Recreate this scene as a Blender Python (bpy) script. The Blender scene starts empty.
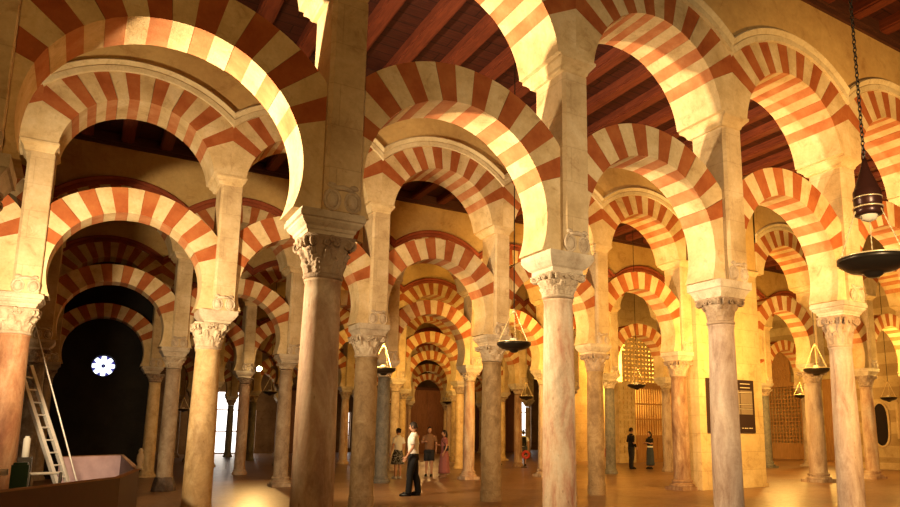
import bpy, bmesh, math, random
from mathutils import Vector, Matrix
from math import sin, cos, pi, sqrt, radians, asin, acos, atan2
random.seed(7)
SC = bpy.context.scene
COL = SC.collection
PI = pi

# ------------------------------------------------------------------ materials
def rgb(h):
    return tuple(h) + (1.0,)

class N:
    def __init__(s, name, rough=0.8, spec=0.3, metal=0.0):
        s.m = bpy.data.materials.new(name); s.m.use_nodes = True
        s.t = s.m.node_tree; s.b = s.t.nodes['Principled BSDF']
        s.b.inputs['Roughness'].default_value = rough
        s.b.inputs['Metallic'].default_value = metal
        s.b.inputs['Specular IOR Level'].default_value = spec
        s.tc = s.t.nodes.new('ShaderNodeTexCoord')
        s.oi = s.t.nodes.new('ShaderNodeObjectInfo')
        v = s.t.nodes.new('ShaderNodeVectorMath'); v.operation = 'SCALE'
        v.inputs[0].default_value = (37, 91, 53)
        s.l(s.oi.outputs['Random'], v.inputs['Scale'])
        a = s.t.nodes.new('ShaderNodeVectorMath'); a.operation = 'ADD'
        s.l(s.tc.outputs['Object'], a.inputs[0]); s.l(v.outputs[0], a.inputs[1])
        s.vec = a.outputs[0]
        s.h = None
    def l(s, a, b): s.t.links.new(a, b)
    def map(s, scale, vec=None, rot=(0, 0, 0)):
        m = s.t.nodes.new('ShaderNodeMapping'); m.inputs['Scale'].default_value = scale
        m.inputs['Rotation'].default_value = rot
        s.l(vec or s.vec, m.inputs['Vector']); return m.outputs[0]
    def noise(s, scale, detail=5, rough=0.6, vec=None, dist=0.0):
        n = s.t.nodes.new('ShaderNodeTexNoise'); n.inputs['Scale'].default_value = scale
        n.inputs['Detail'].default_value = detail; n.inputs['Roughness'].default_value = rough
        n.inputs['Distortion'].default_value = dist
        s.l(vec or s.vec, n.inputs['Vector']); return n.outputs['Fac']
    def voro(s, scale, vec=None):
        n = s.t.nodes.new('ShaderNodeTexVoronoi'); n.inputs['Scale'].default_value = scale
        s.l(vec or s.vec, n.inputs['Vector']); return n.outputs['Distance']
    def ramp(s, fac, stops):
        r = s.t.nodes.new('ShaderNodeValToRGB'); e = r.color_ramp.elements
        while len(e) < len(stops): e.new(0.5)
        for i, (p, c) in enumerate(stops):
            e[i].position = p; e[i].color = rgb(c)
        s.l(fac, r.inputs[0]); return r.outputs[0]
    def mix(s, fac, a, b, mode='MIX'):
        m = s.t.nodes.new('ShaderNodeMix'); m.data_type = 'RGBA'; m.blend_type = mode
        for sock, v in ((m.inputs[0], fac), (m.inputs[6], a), (m.inputs[7], b)):
            if hasattr(v, 'links') or hasattr(v, 'is_output'): s.l(v, sock)
            elif isinstance(v, (int, float)): sock.default_value = v
            else: sock.default_value = rgb(v)
        return m.outputs[2]
    def color(s, c):
        if hasattr(c, 'is_output'): s.l(c, s.b.inputs['Base Color'])
        else: s.b.inputs['Base Color'].default_value = rgb(c)
    def bump(s, h, strength=0.4, dist=0.02):
        b = s.t.nodes.new('ShaderNodeBump'); b.inputs['Strength'].default_value = strength
        b.inputs['Distance'].default_value = dist
        s.l(h, b.inputs['Height'])
        if s.h: s.l(s.h, b.inputs['Normal'])
        s.h = b.outputs[0]; s.l(s.h, s.b.inputs['Normal'])
    def brick(s, scale, vec, bw=0.5, rh=0.25, mortar=0.01, c1=(1, 1, 1), c2=(.9, .9, .9), cm=(.4, .4, .4), smooth=.2):
        n = s.t.nodes.new('ShaderNodeTexBrick'); n.inputs['Scale'].default_value = scale
        n.inputs['Brick Width'].default_value = bw; n.inputs['Row Height'].default_value = rh
        n.inputs['Mortar Size'].default_value = mortar; n.inputs['Mortar Smooth'].default_value = smooth
        n.inputs['Color1'].default_value = rgb(c1); n.inputs['Color2'].default_value = rgb(c2)
        n.inputs['Mortar'].default_value = rgb(cm)
        s.l(vec, n.inputs['Vector']); return n

def stone(name, c1, c2, c3, blocks=None, bump=.5, scale=1.0, rough=.85, blk=.6):
    k = N(name, rough, .2)
    big = k.noise(1.3*scale, 6, .65); fine = k.noise(14*scale, 6, .7)
    col = k.ramp(big, [(.3, c1), (.52, c2), (.72, c3)])
    col = k.mix(.35, col, k.ramp(fine, [(.25, (.45, .4, .34)), (.75, (1, 1, 1))]), 'MULTIPLY')
    if blocks:
        bw, rh = blocks
        v = k.map((1, 1, 1), k.tc.outputs['Object'], (PI/2, 0, 0))
        b = k.brick(1.0, v, bw, rh, .006, (1, 1, 1), (.88, .86, .82), (.5, .42, .33), .3)
        col = k.mix(blk, col, b.outputs['Color'], 'MULTIPLY')
        inv = k.ramp(b.outputs['Fac'], [(0, (1, 1, 1)), (1, (0, 0, 0))])
        k.bump(inv, .4, .006)
    wear = k.noise(2.6*scale, 8, .75, None, 1.2)
    col = k.mix(.45, col, k.ramp(wear, [(.34, (.55, .40, .26)), (.46, (1, 1, 1)), (.7, (1, .97, .9))]), 'MULTIPLY')
    k.color(col); k.bump(fine, bump, .012); k.bump(big, bump*.6, .03)
    return k.m

def marble(name, cols, scale=6.0, speck=None, streak=False, rough=.6):
    k = N(name, rough, .25)
    vec = k.map((1, 1, .25)) if streak else k.map((1, 1, .8))
    n1 = k.noise(scale, 8, .7, vec, .6); n2 = k.noise(scale*5, 6, .75)
    col = k.ramp(n1, [(.32, cols[0]), (.5, cols[1]), (.66, cols[2])])
    col = k.mix(.4, col, k.ramp(n2, [(.3, (.55, .5, .45)), (.7, (1, 1, 1))]), 'MULTIPLY')
    if speck:
        sp = k.voro(55, k.map((1, 1, .6)))
        col = k.mix(k.ramp(sp, [(.1, (1, 1, 1)), (.22, (0, 0, 0))]), col, speck)
    st = k.noise(1.7, 7, .72, k.map((1, 1, .5)), .4)
    col = k.mix(.55, col, k.ramp(st, [(.36, (.42, .34, .28)), (.5, (1, 1, 1)), (.66, (1, .93, .84))]), 'MULTIPLY')
    pit = k.voro(9, k.map((1, 1, .45)))
    col = k.mix(.5, col, k.ramp(pit, [(.04, (.3, .22, .16)), (.10, (1, 1, 1))]), 'MULTIPLY')
    k.color(col); k.bump(n2, .35, .008); k.bump(n1, .4, .015)
    return k.m

def plain(name, c, rough=.6, metal=0, spec=.3, var=.25, sc=8, bump=.1):
    k = N(name, rough, spec, metal)
    n = k.noise(sc, 4)
    k.color(k.mix(var, c, k.ramp(n, [(.3, tuple(x*.45 for x in c)), (.7, tuple(min(1, x*1.25) for x in c))])))
    if bump: k.bump(n, bump, .01)
    return k.m

def emit(name, c, st):
    m = bpy.data.materials.new(name); m.use_nodes = True
    b = m.node_tree.nodes['Principled BSDF']
    b.inputs['Base Color'].default_value = rgb((.05, .05, .05))
    b.inputs['Emission Color'].default_value = rgb(c); b.inputs['Emission Strength'].default_value = st
    return m

M = {}
M['cream'] = stone('cream_limestone', (.52, .36, .17), (.68, .51, .28), (.78, .63, .40), scale=1.6)
M['plaster'] = stone('ochre_plaster', (.52, .32, .12), (.62, .41, .16), (.70, .49, .21), bump=.25, scale=.7)
M['pillar'] = stone('pillar_ashlar', (.48, .34, .18), (.64, .48, .28), (.76, .61, .40), (9.0, .46), scale=1.4, blk=.35)
M['ashlar'] = stone('ashlar_wall', (.50, .36, .18), (.64, .48, .26), (.72, .58, .34), (1.1, .5), scale=.9)
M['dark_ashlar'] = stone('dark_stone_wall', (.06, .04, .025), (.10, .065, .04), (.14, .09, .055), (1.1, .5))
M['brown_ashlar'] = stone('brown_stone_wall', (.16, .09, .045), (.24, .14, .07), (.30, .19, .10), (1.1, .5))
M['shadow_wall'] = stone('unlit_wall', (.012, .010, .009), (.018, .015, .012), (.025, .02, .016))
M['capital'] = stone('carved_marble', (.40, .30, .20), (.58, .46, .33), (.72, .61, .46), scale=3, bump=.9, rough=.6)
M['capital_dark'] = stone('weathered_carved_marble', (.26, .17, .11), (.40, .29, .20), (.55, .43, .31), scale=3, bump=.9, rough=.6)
M['abacus'] = stone('abacus_stone', (.40, .31, .22), (.58, .48, .36), (.70, .6, .46), scale=2.5, bump=.6, rough=.6)
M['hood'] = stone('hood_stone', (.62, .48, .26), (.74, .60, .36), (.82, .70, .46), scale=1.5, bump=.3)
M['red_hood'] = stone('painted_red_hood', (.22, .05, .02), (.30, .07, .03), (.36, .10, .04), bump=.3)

def brick_red(name, a, b, c):
    k = N(name, .85, .15)
    n = k.noise(3, 5); f = k.noise(22, 5, .7, k.map((1, 1, 1)))
    col = k.ramp(n, [(.3, a), (.5, b), (.72, c)])
    col = k.mix(.3, col, k.ramp(f, [(.3, (.55, .5, .45)), (.7, (1, 1, 1))]), 'MULTIPLY')
    k.color(col); k.bump(f, .4, .01); return k.m
M['red'] = brick_red('red_brick_voussoir', (.30, .075, .022), (.38, .11, .034), (.44, .155, .05))
M['red_lit'] = brick_red('lit_soffit_red', (.42, .14, .055), (.50, .195, .08), (.58, .28, .13))  # paler copy of the red: bright light on the soffits put into colour

M['m_tanpink'] = marble('tan_pink_marble', [(.38, .19, .11), (.56, .38, .25), (.68, .54, .39)], 4, streak=True)
M['m_mottle'] = marble('pink_mottled_marble', [(.50, .19, .11), (.68, .49, .33), (.76, .64, .48)], 5, streak=True)
M['m_grey'] = marble('grey_rose_marble', [(.26, .16, .11), (.44, .33, .26), (.56, .45, .36)], 5, streak=True)
M['m_gold'] = marble('golden_stone', [(.50, .32, .14), (.64, .44, .22), (.72, .54, .30)], 5)
M['m_granite'] = marble('speckled_granite', [(.24, .15, .07), (.36, .24, .12), (.46, .33, .18)], 5)
M['m_dark'] = marble('dark_or_shaded_granite', [(.13, .12, .10), (.20, .18, .15), (.27, .24, .19)], 9, speck=(.08, .07, .06))
M['m_red'] = marble('red_veined_marble', [(.20, .09, .05), (.32, .19, .11), (.44, .31, .21)], 6, streak=True)
M['m_beige'] = marble('beige_marble', [(.28, .19, .12), (.42, .31, .21), (.52, .41, .29)], 4)
M['m_shade'] = marble('shaded_brown_grey_marble', [(.12, .08, .05), (.20, .14, .09), (.30, .22, .15)], 6)
M['m_orange'] = marble('orange_red_marble', [(.36, .14, .07), (.52, .27, .14), (.64, .42, .26)], 4, streak=True)
M['plinth_dark'] = marble('dark_plinth_stone', [(.08, .06, .05), (.14, .10, .08), (.2, .15, .12)], 6)

def floor_mat():
    k = N('polished_marble_floor', .35, .35)
    P = k.tc.outputs['Object']
    b = k.brick(1.0, k.map((1, 1, 1), P, (0, 0, .0)), 1.9, .95, .006, (1, .97, .92), (.80, .72, .62), (.35, .25, .17), .2)
    n = k.noise(.9, 7, .65, P, .8); f = k.noise(7, 6, .7, P, 1.2)
    col = k.ramp(n, [(.3, (.22, .11, .05)), (.55, (.31, .17, .08)), (.75, (.38, .23, .12))])
    col = k.mix(.3, col, k.ramp(f, [(.3, (.6, .5, .4)), (.7, (1, 1, 1))]), 'MULTIPLY')
    col = k.mix(.75, col, b.outputs['Color'], 'MULTIPLY')
    k.color(col)
    r = k.ramp(f, [(.3, (.28, .28, .28)), (.75, (.46, .46, .46))])
    k.l(r, k.b.inputs['Roughness']); k.bump(n, .05, .01)
    return k.m
M['floor'] = floor_mat()

def wood(name, a, b, rough=.65, axis=(1, 12, 12), planks=None):
    k = N(name, rough, .3)
    n = k.noise(2.2, 6, .65, k.map(axis), .4)
    col = k.ramp(n, [(.3, a), (.7, b)])
    if planks:
        w = k.brick(1.0, k.map((1, 1, 1), k.tc.outputs['Object'], planks[2]), planks[0], planks[1], .012, (1, 1, 1), (.75, .7, .65), (.15, .1, .08))
        col = k.mix(.9, col, w.outputs['Color'], 'MULTIPLY')
    k.color(col); k.bump(n, .3, .008); return k.m
M['beam'] = wood('red_timber_beam', (.09, .017, .007), (.19, .042, .017), axis=(10, 1, 10))
M['planks'] = wood('dark_red_ceiling_boards', (.035, .007, .004), (.085, .019, .009), axis=(1, 12, 12), planks=(1.4, .30, (0, 0, 0)))
M['cornice'] = wood('dark_timber_cornice', (.05, .018, .010), (.11, .036, .018))
M['door_wood'] = wood('brown_timber_door', (.17, .065, .028), (.30, .13, .06), axis=(10, 10, 1))
M['lattice_wood'] = wood('carved_golden_wood', (.28, .13, .04), (.46, .24, .085), axis=(8, 8, 1))
M['barrier'] = plain('dark_red_barrier_board', (.055, .014, .010), .5)
M['barrier_in'] = plain('lit_inner_board', (.55, .38, .42), .5, var=.5, sc=2)  # lit pinkish look of the inner board put into its colour
M['alu'] = plain('dull_aluminium', (.62, .58, .55), .5, .15)
M['iron'] = plain('blackened_bronze', (.035, .026, .018), .35, .7, .5)
M['brass'] = plain('old_brass', (.9, .68, .36), .35, .55, .5)
M['brown_metal'] = plain('red_brown_enamel', (.045, .014, .009), .3, .3)
M['glass'] = plain('cream_lamp_glass', (.6, .5, .35), .12, 0, .6, var=.05, bump=0)
M['black'] = plain('black_cloth', (.012, .012, .014), .9)
M['charcoal'] = plain('charcoal_cloth', (.03, .028, .032), .9)
M['white'] = plain('white_cloth', (.80, .78, .72), .9, var=.1)
M['pinkc'] = plain('dusty_pink_cloth', (.34, .12, .11), .9)
M['orangec'] = plain('orange_cloth', (.55, .12, .045), .9)
M['tanc'] = plain('tan_cloth', (.25, .13, .07), .9)
M['denim'] = plain('dark_blue_denim', (.05, .06, .09), .9)
M['navy'] = plain('navy_cloth', (.03, .035, .07), .9)
M['skin'] = plain('skin', (.52, .27, .17), .55, var=.1, sc=20, bump=0)
M['hair'] = plain('dark_brown_hair', (.022, .012, .008), .6, sc=60, bump=.5)
M['leather'] = plain('black_leather', (.012, .010, .010), .35)
M['wshoe'] = plain('white_shoe', (.7, .66, .6), .6)
M['green'] = plain('green_enamel', (.006, .05, .02), .4)
M['redp'] = plain('red_plastic', (.40, .03, .02), .4)
M['panel_dark'] = plain('dark_brown_board', (.035, .018, .014), .5, var=.1)
M['panel_grey'] = plain('grey_brown_print', (.22, .16, .11), .6, var=.15)
M['panel_line'] = plain('pale_print', (.62, .52, .38), .6, var=.1)
M['niche'] = plain('dark_niche', (.015, .008, .006), .9)
M['day'] = emit('daylit_glass', (1.0, .93, .86), 3.0)
M['rose'] = emit('daylit_rose_glass', (.80, .86, 1.0), 2.2)
M['bulb'] = emit('lit_bulb', (1.0, .72, .34), 90)
M['bluewin'] = emit('blue_stained_glass', (.10, .08, .75), .5)
k = N('patterned_skirt', .9)
vp = k.map((1, 1, 1)); w = k.brick(14, k.map((1, 1, 1), k.tc.outputs['Object'], (PI/2, 0, 0)), .5, .5, .12, (.7, .66, .6), (.02, .02, .02), (.02, .02, .02))
k.color(w.outputs['Color']); M['skirt'] = k.m

# ------------------------------------------------------------------ helpers
def link(o, parent=None):
    COL.objects.link(o)
    if parent: o.parent = parent
    return o

def obj(name, bm, mats, parent=None, loc=None, smooth=False):
    me = bpy.data.meshes.new(name)
    bmesh.ops.recalc_face_normals(bm, faces=bm.faces)
    if smooth:
        for f in bm.faces: f.smooth = True
    bm.to_mesh(me); bm.free()
    for m in (mats if isinstance(mats, (list, tuple)) else [mats]): me.materials.append(m)
    o = bpy.data.objects.new(name, me)
    if loc: o.location = loc
    if smooth == 'auto' :
        pass
    return link(o, parent)

def empty(name, loc=(0, 0, 0), rz=0):
    o = bpy.data.objects.new(name, None); o.location = loc; o.rotation_euler = (0, 0, rz)
    o.empty_display_size = .2
    return link(o)

def tag(o, label, cat, group=None):
    o['label'] = label; o['category'] = cat
    if group: o['group'] = group
    return o

def struct(o):
    o['kind'] = 'structure'; return o

def copy_tree(o, parent=None):
    c = o.copy(); link(c, parent)
    for ch in o.children: 
        d = copy_tree(ch, c)
    return c

def box(bm, x0, x1, y0, y1, z0, z1, mat=0):
    vs = [bm.verts.new(p) for p in ((x0, y0, z0), (x1, y0, z0), (x1, y1, z0), (x0, y1, z0), (x0, y0, z1), (x1, y0, z1), (x1, y1, z1), (x0, y1, z1))]
    for q in ((0, 3, 2, 1), (4, 5, 6, 7), (0, 1, 5, 4), (1, 2, 6, 5), (2, 3, 7, 6), (3, 0, 4, 7)):
        f = bm.faces.new([vs[i] for i in q]); f.material_index = mat
    return vs

def loft(bm, rings, cap=True, closed=True, mat=0):
    R = [[bm.verts.new(p) for p in r] for r in rings]
    n = len(R[0])
    for a, b in zip(R, R[1:]):
        for i in range(n if closed else n-1):
            j = (i+1) % n
            try: bm.faces.new((a[i], a[j], b[j], b[i])).material_index = mat
            except ValueError: pass
    if cap and closed:
        bm.faces.new(R[0][::-1]).material_index = mat
        bm.faces.new(R[-1]).material_index = mat
    return R

def lathe(bm, prof, seg=32, c=(0, 0, 0), fn=None, cap=True, mat=0):
    rings = []
    for r, z in prof:
        ring = []
        for i in range(seg):
            a = 2*PI*i/seg
            rr = fn(r, z, a) if fn else r
            ring.append((c[0]+rr*cos(a), c[1]+rr*sin(a), c[2]+z))
        rings.append(ring)
    return loft(bm, rings, cap, mat=mat)

def squares(bm, prof, c=(0, 0, 0), mat=0):
    return loft(bm, [[(c[0]+s*x, c[1]+s*y, c[2]+z) for x, y in ((-1, -1), (1, -1), (1, 1), (-1, 1))] for s, z in prof], mat=mat)

def tube(bm, pts, rad, seg=8, cap=True, flat=1.0, mat=0):
    pts = [Vector(p) for p in pts]
    rings = []
    for i, p in enumerate(pts):
        d = (pts[min(i+1, len(pts)-1)] - pts[max(i-1, 0)]).normalized()
        up = Vector((0, 0, 1)) if abs(d.z) < .9 else Vector((0, 1, 0))
        u = d.cross(up).normalized(); v = d.cross(u).normalized()
        r = rad[i] if isinstance(rad, (list, tuple)) else rad
        rings.append([p + u*r*cos(2*PI*k/seg) + v*r*flat*sin(2*PI*k/seg) for k in range(seg)])
    return loft(bm, rings, cap, mat=mat)

def torus(bm, c, R, r, u, v, seg=16, rs=6, ex=1.0):
    u = Vector(u); v = Vector(v); w = u.cross(v).normalized(); c = Vector(c)
    rings = []
    for i in range(seg):
        a = 2*PI*i/seg; d = u*cos(a)+v*sin(a)*ex; dn = (u*cos(a)+v*sin(a)).normalized()
        rings.append([bm.verts.new(c + d*R + dn*r*cos(2*PI*k/rs) + w*r*sin(2*PI*k/rs)) for k in range(rs)])
    for i in range(seg):
        a, b = rings[i], rings[(i+1) % seg]
        for k in range(rs):
            bm.faces.new((a[k], a[(k+1) % rs], b[(k+1) % rs], b[k]))

# ------------------------------------------------------------------ the measured grid
S = 3.0; X0 = 2.008
YR = [7.015, 13.85, 20.52, 26.98, 33.4, 40.0, 46.5]
ZAB = 3.73; ZC = 4.155; RI = 1.185; RE = 1.775; HL = .27     # lower arch
UC = 6.15; UC2 = 5.735; UI = 1.22; UE = 2.125; UH = 2.345; HU = .46; ZCEIL = 9.2

# ------------------------------------------------------------------ arch meshes
def prism(bm, poly, y0, y1, mat, smat=None, ns=0):
    a = [bm.verts.new((x, y0, z)) for x, z in poly]; b = [bm.verts.new((x, y1, z)) for x, z in poly]
    bm.faces.new(a).material_index = mat; bm.faces.new(b[::-1]).material_index = mat
    n = len(poly)
    for i in range(n):
        bm.faces.new((a[i], b[i], b[(i+1) % n], a[(i+1) % n])).material_index = smat if (smat is not None and i < ns) else mat

def arch_bm(zc, ri, c2, re, half, zbot, t0, nv, seed, xl=1.5, xr=1.5):
    rnd = random.Random(seed); bm = bmesh.new()
    t0 = radians(t0); dt = (PI-2*t0)/nv
    def outer(t):
        # ray from the intrados centre to the (lower-centred) extrados circle, clipped at the pillars
        d = c2-zc; sn = sin(t); q = d*sn+sqrt(max(0, re*re-d*d*cos(t)**2))
        c = cos(t); xm = xr if c > 0 else xl
        return min(q, xm/abs(c)) if abs(c) > 1e-6 else q
    for k in range(nv):
        a = t0+k*dt; jit = rnd.uniform(-.004, .004); dy = rnd.uniform(0, .005)
        a0 = a+rnd.uniform(-.004, .004); ts = [a0+(dt)*i/5 for i in range(6)]
        inn = [((ri+jit)*cos(t), zc+(ri+jit)*sin(t)) for t in ts]
        out = [(outer(t)*cos(t), zc+outer(t)*sin(t)) for t in ts]
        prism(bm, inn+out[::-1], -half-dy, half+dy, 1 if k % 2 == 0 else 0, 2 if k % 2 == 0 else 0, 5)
    ts0 = asin((zbot-zc)/ri)
    for s in (1, -1):
        inn = [(s*ri*cos(ts0+(t0-ts0)*i/14), zc+ri*sin(ts0+(t0-ts0)*i/14)) for i in range(15)]
        xm = xr if s > 0 else xl
        ro = outer(t0) if s > 0 else outer(PI-t0)
        poly = inn+[(s*ro*cos(t0), zc+ro*sin(t0))]
        if ro*cos(t0) < xm-1e-3:
            for q in (.75, .5, .25):
                tt = t0*q; rr = outer(tt) if s > 0 else outer(PI-tt)
                if rr*cos(tt) < xm-1e-3: poly.append((s*rr*cos(tt), zc+rr*sin(tt)))
                else: break
            tt = t0*q; poly.append((s*xm, zc+xm*math.tan(tt) if abs(xm) else zc))
        poly.append((s*xm, zbot))
        prism(bm, poly, -half, half, 0)
    return bm

def mesh_of(name, bm, mats, smooth=False):
    o = obj(name, bm, mats, smooth=smooth); me = o.data
    bpy.data.objects.remove(o); return me

LOW = [mesh_of('horseshoe_arch', arch_bm(ZC, RI, 4.03, 1.765, HL, ZAB, 22, 15, s, 1.237, 1.387), [M['cream'], M['red'], M['red_lit']]) for s in (1, 2, 3)]
UPP = [mesh_of('arch_ring', arch_bm(UC, UI, UC2, UE, HU, 6.288, 29, 15, s), [M['cream'], M['red'], M['red_lit']]) for s in (4, 5, 6)]

def hood_bm():
    bm = bmesh.new()
    for s in (-1, 1):
        prof = [(UE+.004, .0), (UE+.012, .05), (UE+.10, .055), (UE+.12, .035), (UE+.16, .06), (UE+.2, .085), (UH-.03, .085), (UH, .06), (UH, 0)]
        cols = []
        for r, d in prof:
            tm = acos(1.5/r)
            cols.append([(r*cos(tm+(PI-2*tm)*i/48), s*(HU-.003+d), UC2+r*sin(tm+(PI-2*tm)*i/48)) for i in range(49)])
        V = [[bm.verts.new(p) for p in c] for c in cols]
        for a, b in zip(V, V[1:]):
            for i in range(48): bm.faces.new((a[i], a[i+1], b[i+1], b[i]))
        for i in range(48): bm.faces.new((V[0][i], V[-1][i], V[-1][i+1], V[0][i+1]))
        bm.faces.new([v[0] for v in V]); bm.faces.new([v[-1] for v in V][::-1])
    return bm
HOOD = mesh_of('hood_moulding', hood_bm(), [M['hood']])
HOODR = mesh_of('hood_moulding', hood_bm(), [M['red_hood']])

# ------------------------------------------------------------------ pillar meshes (stand on the abacus)
def pillar_bm():
    bm = bmesh.new()
    hw = .19; ox = .075; hy = .335; ch = .04
    poly = [(-hw+ch, -hy), (hw-ch*.3, -hy), (hw, -hy+ch*.3), (hw, hy-ch), (hw-ch, hy), (-hw+ch, hy), (-hw, hy-ch), (-hw, -hy+ch)]
    rings = []
    for z, s in ((0, 1), (1.2, 1.0), (2.40, 1.0)):
        rings.append([(ox+x*s, y*s, z) for x, y in poly])
    loft(bm, rings)
    return bm
PILLAR = mesh_of('pillar_block', pillar_bm(), [M['pillar']])

def scroll_bm():
    bm = bmesh.new()
    ox = .075
    for s in (-1, 1):
        for x in (-.105, .105):
            torus(bm, (ox+x, s*.328, .115), .076, .020, (1, 0, 0), (0, 0, 1), 20, 6, 1.35)
            bmesh.ops.create_uvsphere(bm, u_segments=12, v_segments=8, radius=1, matrix=Matrix.Translation((ox+x, s*.328, .115)) @ Matrix.Diagonal((.065, .04, .088, 1)))
            bmesh.ops.create_uvsphere(bm, u_segments=10, v_segments=8, radius=1, matrix=Matrix.Translation((ox+x*1.1, s*.325, .265)) @ Matrix.Diagonal((.05, .04, .035, 1)))
        tube(bm, [(ox-.12, s*.335, .235), (ox, s*.345, .25), (ox+.12, s*.335, .235)], [.022, .03, .022], 8)
    return bm
SCROLL = mesh_of('scroll_corbel', scroll_bm(), [M['capital']], True)

def rectprof(bm, prof, ox=0):
    loft(bm, [[(ox+sx*x, sy*y, z) for sx, sy in ((-1, -1), (1, -1), (1, 1), (-1, 1))] for x, y, z in prof])
def impost_bm():
    bm = bmesh.new()
    rectprof(bm, [(.20, .34, 0), (.215, .36, .015), (.22, .375, .05), (.25, .42, .09), (.27, .47, .12), (.27, .475, .155), (.26, .465, .158)], .04)
    return bm
IMPOST = mesh_of('impost_moulding', impost_bm(), [M['cream']])

# ------------------------------------------------------------------ column meshes
def capital_bm(h, rb, style):
    """bell with two tiers of leaves, volutes under a square top"""
    bm = bmesh.new(); seg = 128; nz = 44
    rnd = random.Random(style)
    ph = rnd.uniform(0, .3)
    rings = []
    for iz in range(nz+1):
        u = iz/nz; ring = []
        bell = rb*(1.0+.10*u+.42*u**3)
        for i in range(seg):
            a = 2*PI*i/seg
            r = bell
            # lower tier
            for z0, z1, n, p, amp in ((.0, .46, 8, ph, .055), (.22, .74, 8, ph+PI/8, .062)):
                if z0 <= u <= z1:
                    w = (u-z0)/(z1-z0)
                    c = cos(n*(a-p)); leaf = max(0, c+ (.85-1.3*w**2))
                    leaf = min(1, leaf)
                    curl = .35+.95*w**2 if w < .9 else (.35+.95*.81)*(1-(w-.9)/.1*.6)
                    serr = 1+.16*sin(3*n*(a-p))*cos(w*20)
                    mid = 1-.35*math.exp(-((((a-p)*n/(2*PI)+.5) % 1-.5)/.05)**2)
                    r = max(r, bell+amp*leaf*curl*serr*mid)
            # helices and square top
            if u > .62:
                w = (u-.62)/.38
                q = 1/max(abs(cos(a)), abs(sin(a)))
                corner = (q-1)/.414
                r += w*.075*corner**2.2 + .02*w*abs(sin(8*a))
            if style == 2: r = bell + (r-bell)*.55
            ring.append((r*cos(a), r*sin(a), u*h))
        rings.append(ring)
    loft(bm, rings)
    # corner volutes
    for k in range(4):
        a = PI/4+k*PI/2; d = Vector((cos(a), sin(a), 0)); t = Vector((-sin(a), cos(a), 0))
        for s in (-1, 1):
            c = d*(rb*1.62)+t*.035*s+Vector((0, 0, h*.86))
            torus(bm, c, .040, .019, d, (0, 0, 1), 14, 6); torus(bm, c, .014, .014, d, (0, 0, 1), 10, 5)
        tube(bm, [d*(rb*1.15)+Vector((0, 0, h*.55)), d*(rb*1.35)+Vector((0, 0, h*.75)), d*(rb*1.6)+Vector((0, 0, h*.93))], [.03, .028, .02], 8)
    # rosettes between
    for k in range(4):
        a = k*PI/2; d = Vector((cos(a), sin(a), 0)); t = Vector((-sin(a), cos(a), 0))
        for s in (-1, 1): torus(bm, d*(rb*1.42)+t*.05*s+Vector((0, 0, h*.85)), .026, .014, t, (0, 0, 1), 12, 5)
        torus(bm, d*(rb*1.50)+Vector((0, 0, h*.96)), .022, .018, t, (0, 0, 1), 10, 5)
    # necking ring
    lathe(bm, [(rb*1.0, -.05), (rb*1.1, -.04), (rb*1.14, -.02), (rb*1.1, 0), (rb*1.02, .01)], 40)
    # top tablet
    squares(bm, [(rb*1.30, h-.012), (rb*1.42, h), (rb*1.42, h+.02)])
    return bm

def abacus_bm(h, a, style):
    bm = bmesh.new(); b = a-.10
    if style == 0: prof = [(b, 0), (b+.005, .04), (b+.02, .05), (b+.025, .08), (b+.05, .10), (b+.075, .13), (b+.078, .15), (a, .16), (a, h-.03), (a-.012, h-.03), (a-.012, h)]
    elif style == 1: prof = [(b, 0), (b, .05), (b+.03, .07), (b+.07, .12), (a, .17), (a, h)]
    else: prof = [(b+.02, 0), (b+.03, .03), (b+.06, .09), (a-.02, .12), (a, .13), (a, h)]
    squares(bm, prof); 
    return bm

CAPS = {}
def cap_mesh(rb, style, dark):
    key = (round(rb, 2), style, dark)
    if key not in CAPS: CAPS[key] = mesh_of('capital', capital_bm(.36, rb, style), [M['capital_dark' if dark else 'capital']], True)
    return CAPS[key]
ABA = [mesh_of('abacus', abacus_bm(.24, .335, s), [M['abacus']]) for s in (0, 1, 2)]

def shaft_bm(h, rb, rt, zb, seed):
    rnd = random.Random(seed); bm = bmesh.new()
    prof = [(rb*1.03, zb), (rb*1.03, zb+.03), (rb, zb+.06)]
    for i in range(1, 22):
        u = i/22; prof.append((rb+(rt-rb)*u**1.3+.006*sin(PI*u), zb+.06+(h-zb-.1)*u))
    prof += [(rt, h-.035), (rt*1.05, h-.03), (rt*1.07, h-.015), (rt*1.05, h)]
    p1, p2 = rnd.uniform(0, 6), rnd.uniform(0, 6)
    def fn(r, z, a): return r+.0025*sin(3*a+p1+z*1.3)+.002*sin(5*a+p2-z*2.1)
    lathe(bm, prof, 48, fn=fn); return bm

def base_bm(kind, r):
    bm = bmesh.new()
    if kind == 'band': lathe(bm, [(r*1.06, 0), (r*1.06, .22), (r*1.02, .235)], 40); return bm, .22
    if kind == 'attic':
        squares(bm, [(r*1.42, 0), (r*1.42, .09)])
        lathe(bm, [(r*1.38, .085), (r*1.44, .11), (r*1.42, .15), (r*1.25, .165), (r*1.16, .19), (r*1.2, .215), (r*1.26, .235), (r*1.22, .26), (r*1.05, .275)], 40); return bm, .26
    if kind == 'octo':
        lathe(bm, [(r*1.55, 0), (r*1.5, .12), (r*1.25, .30), (r*1.2, .34), (r*1.02, .36)], 8); return bm, .34
    lathe(bm, [(r*1.35, 0), (r*1.38, .05), (r*1.3, .10), (r*1.12, .13), (r*1.15, .17), (r*1.02, .2)], 40); return bm, .18

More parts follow.
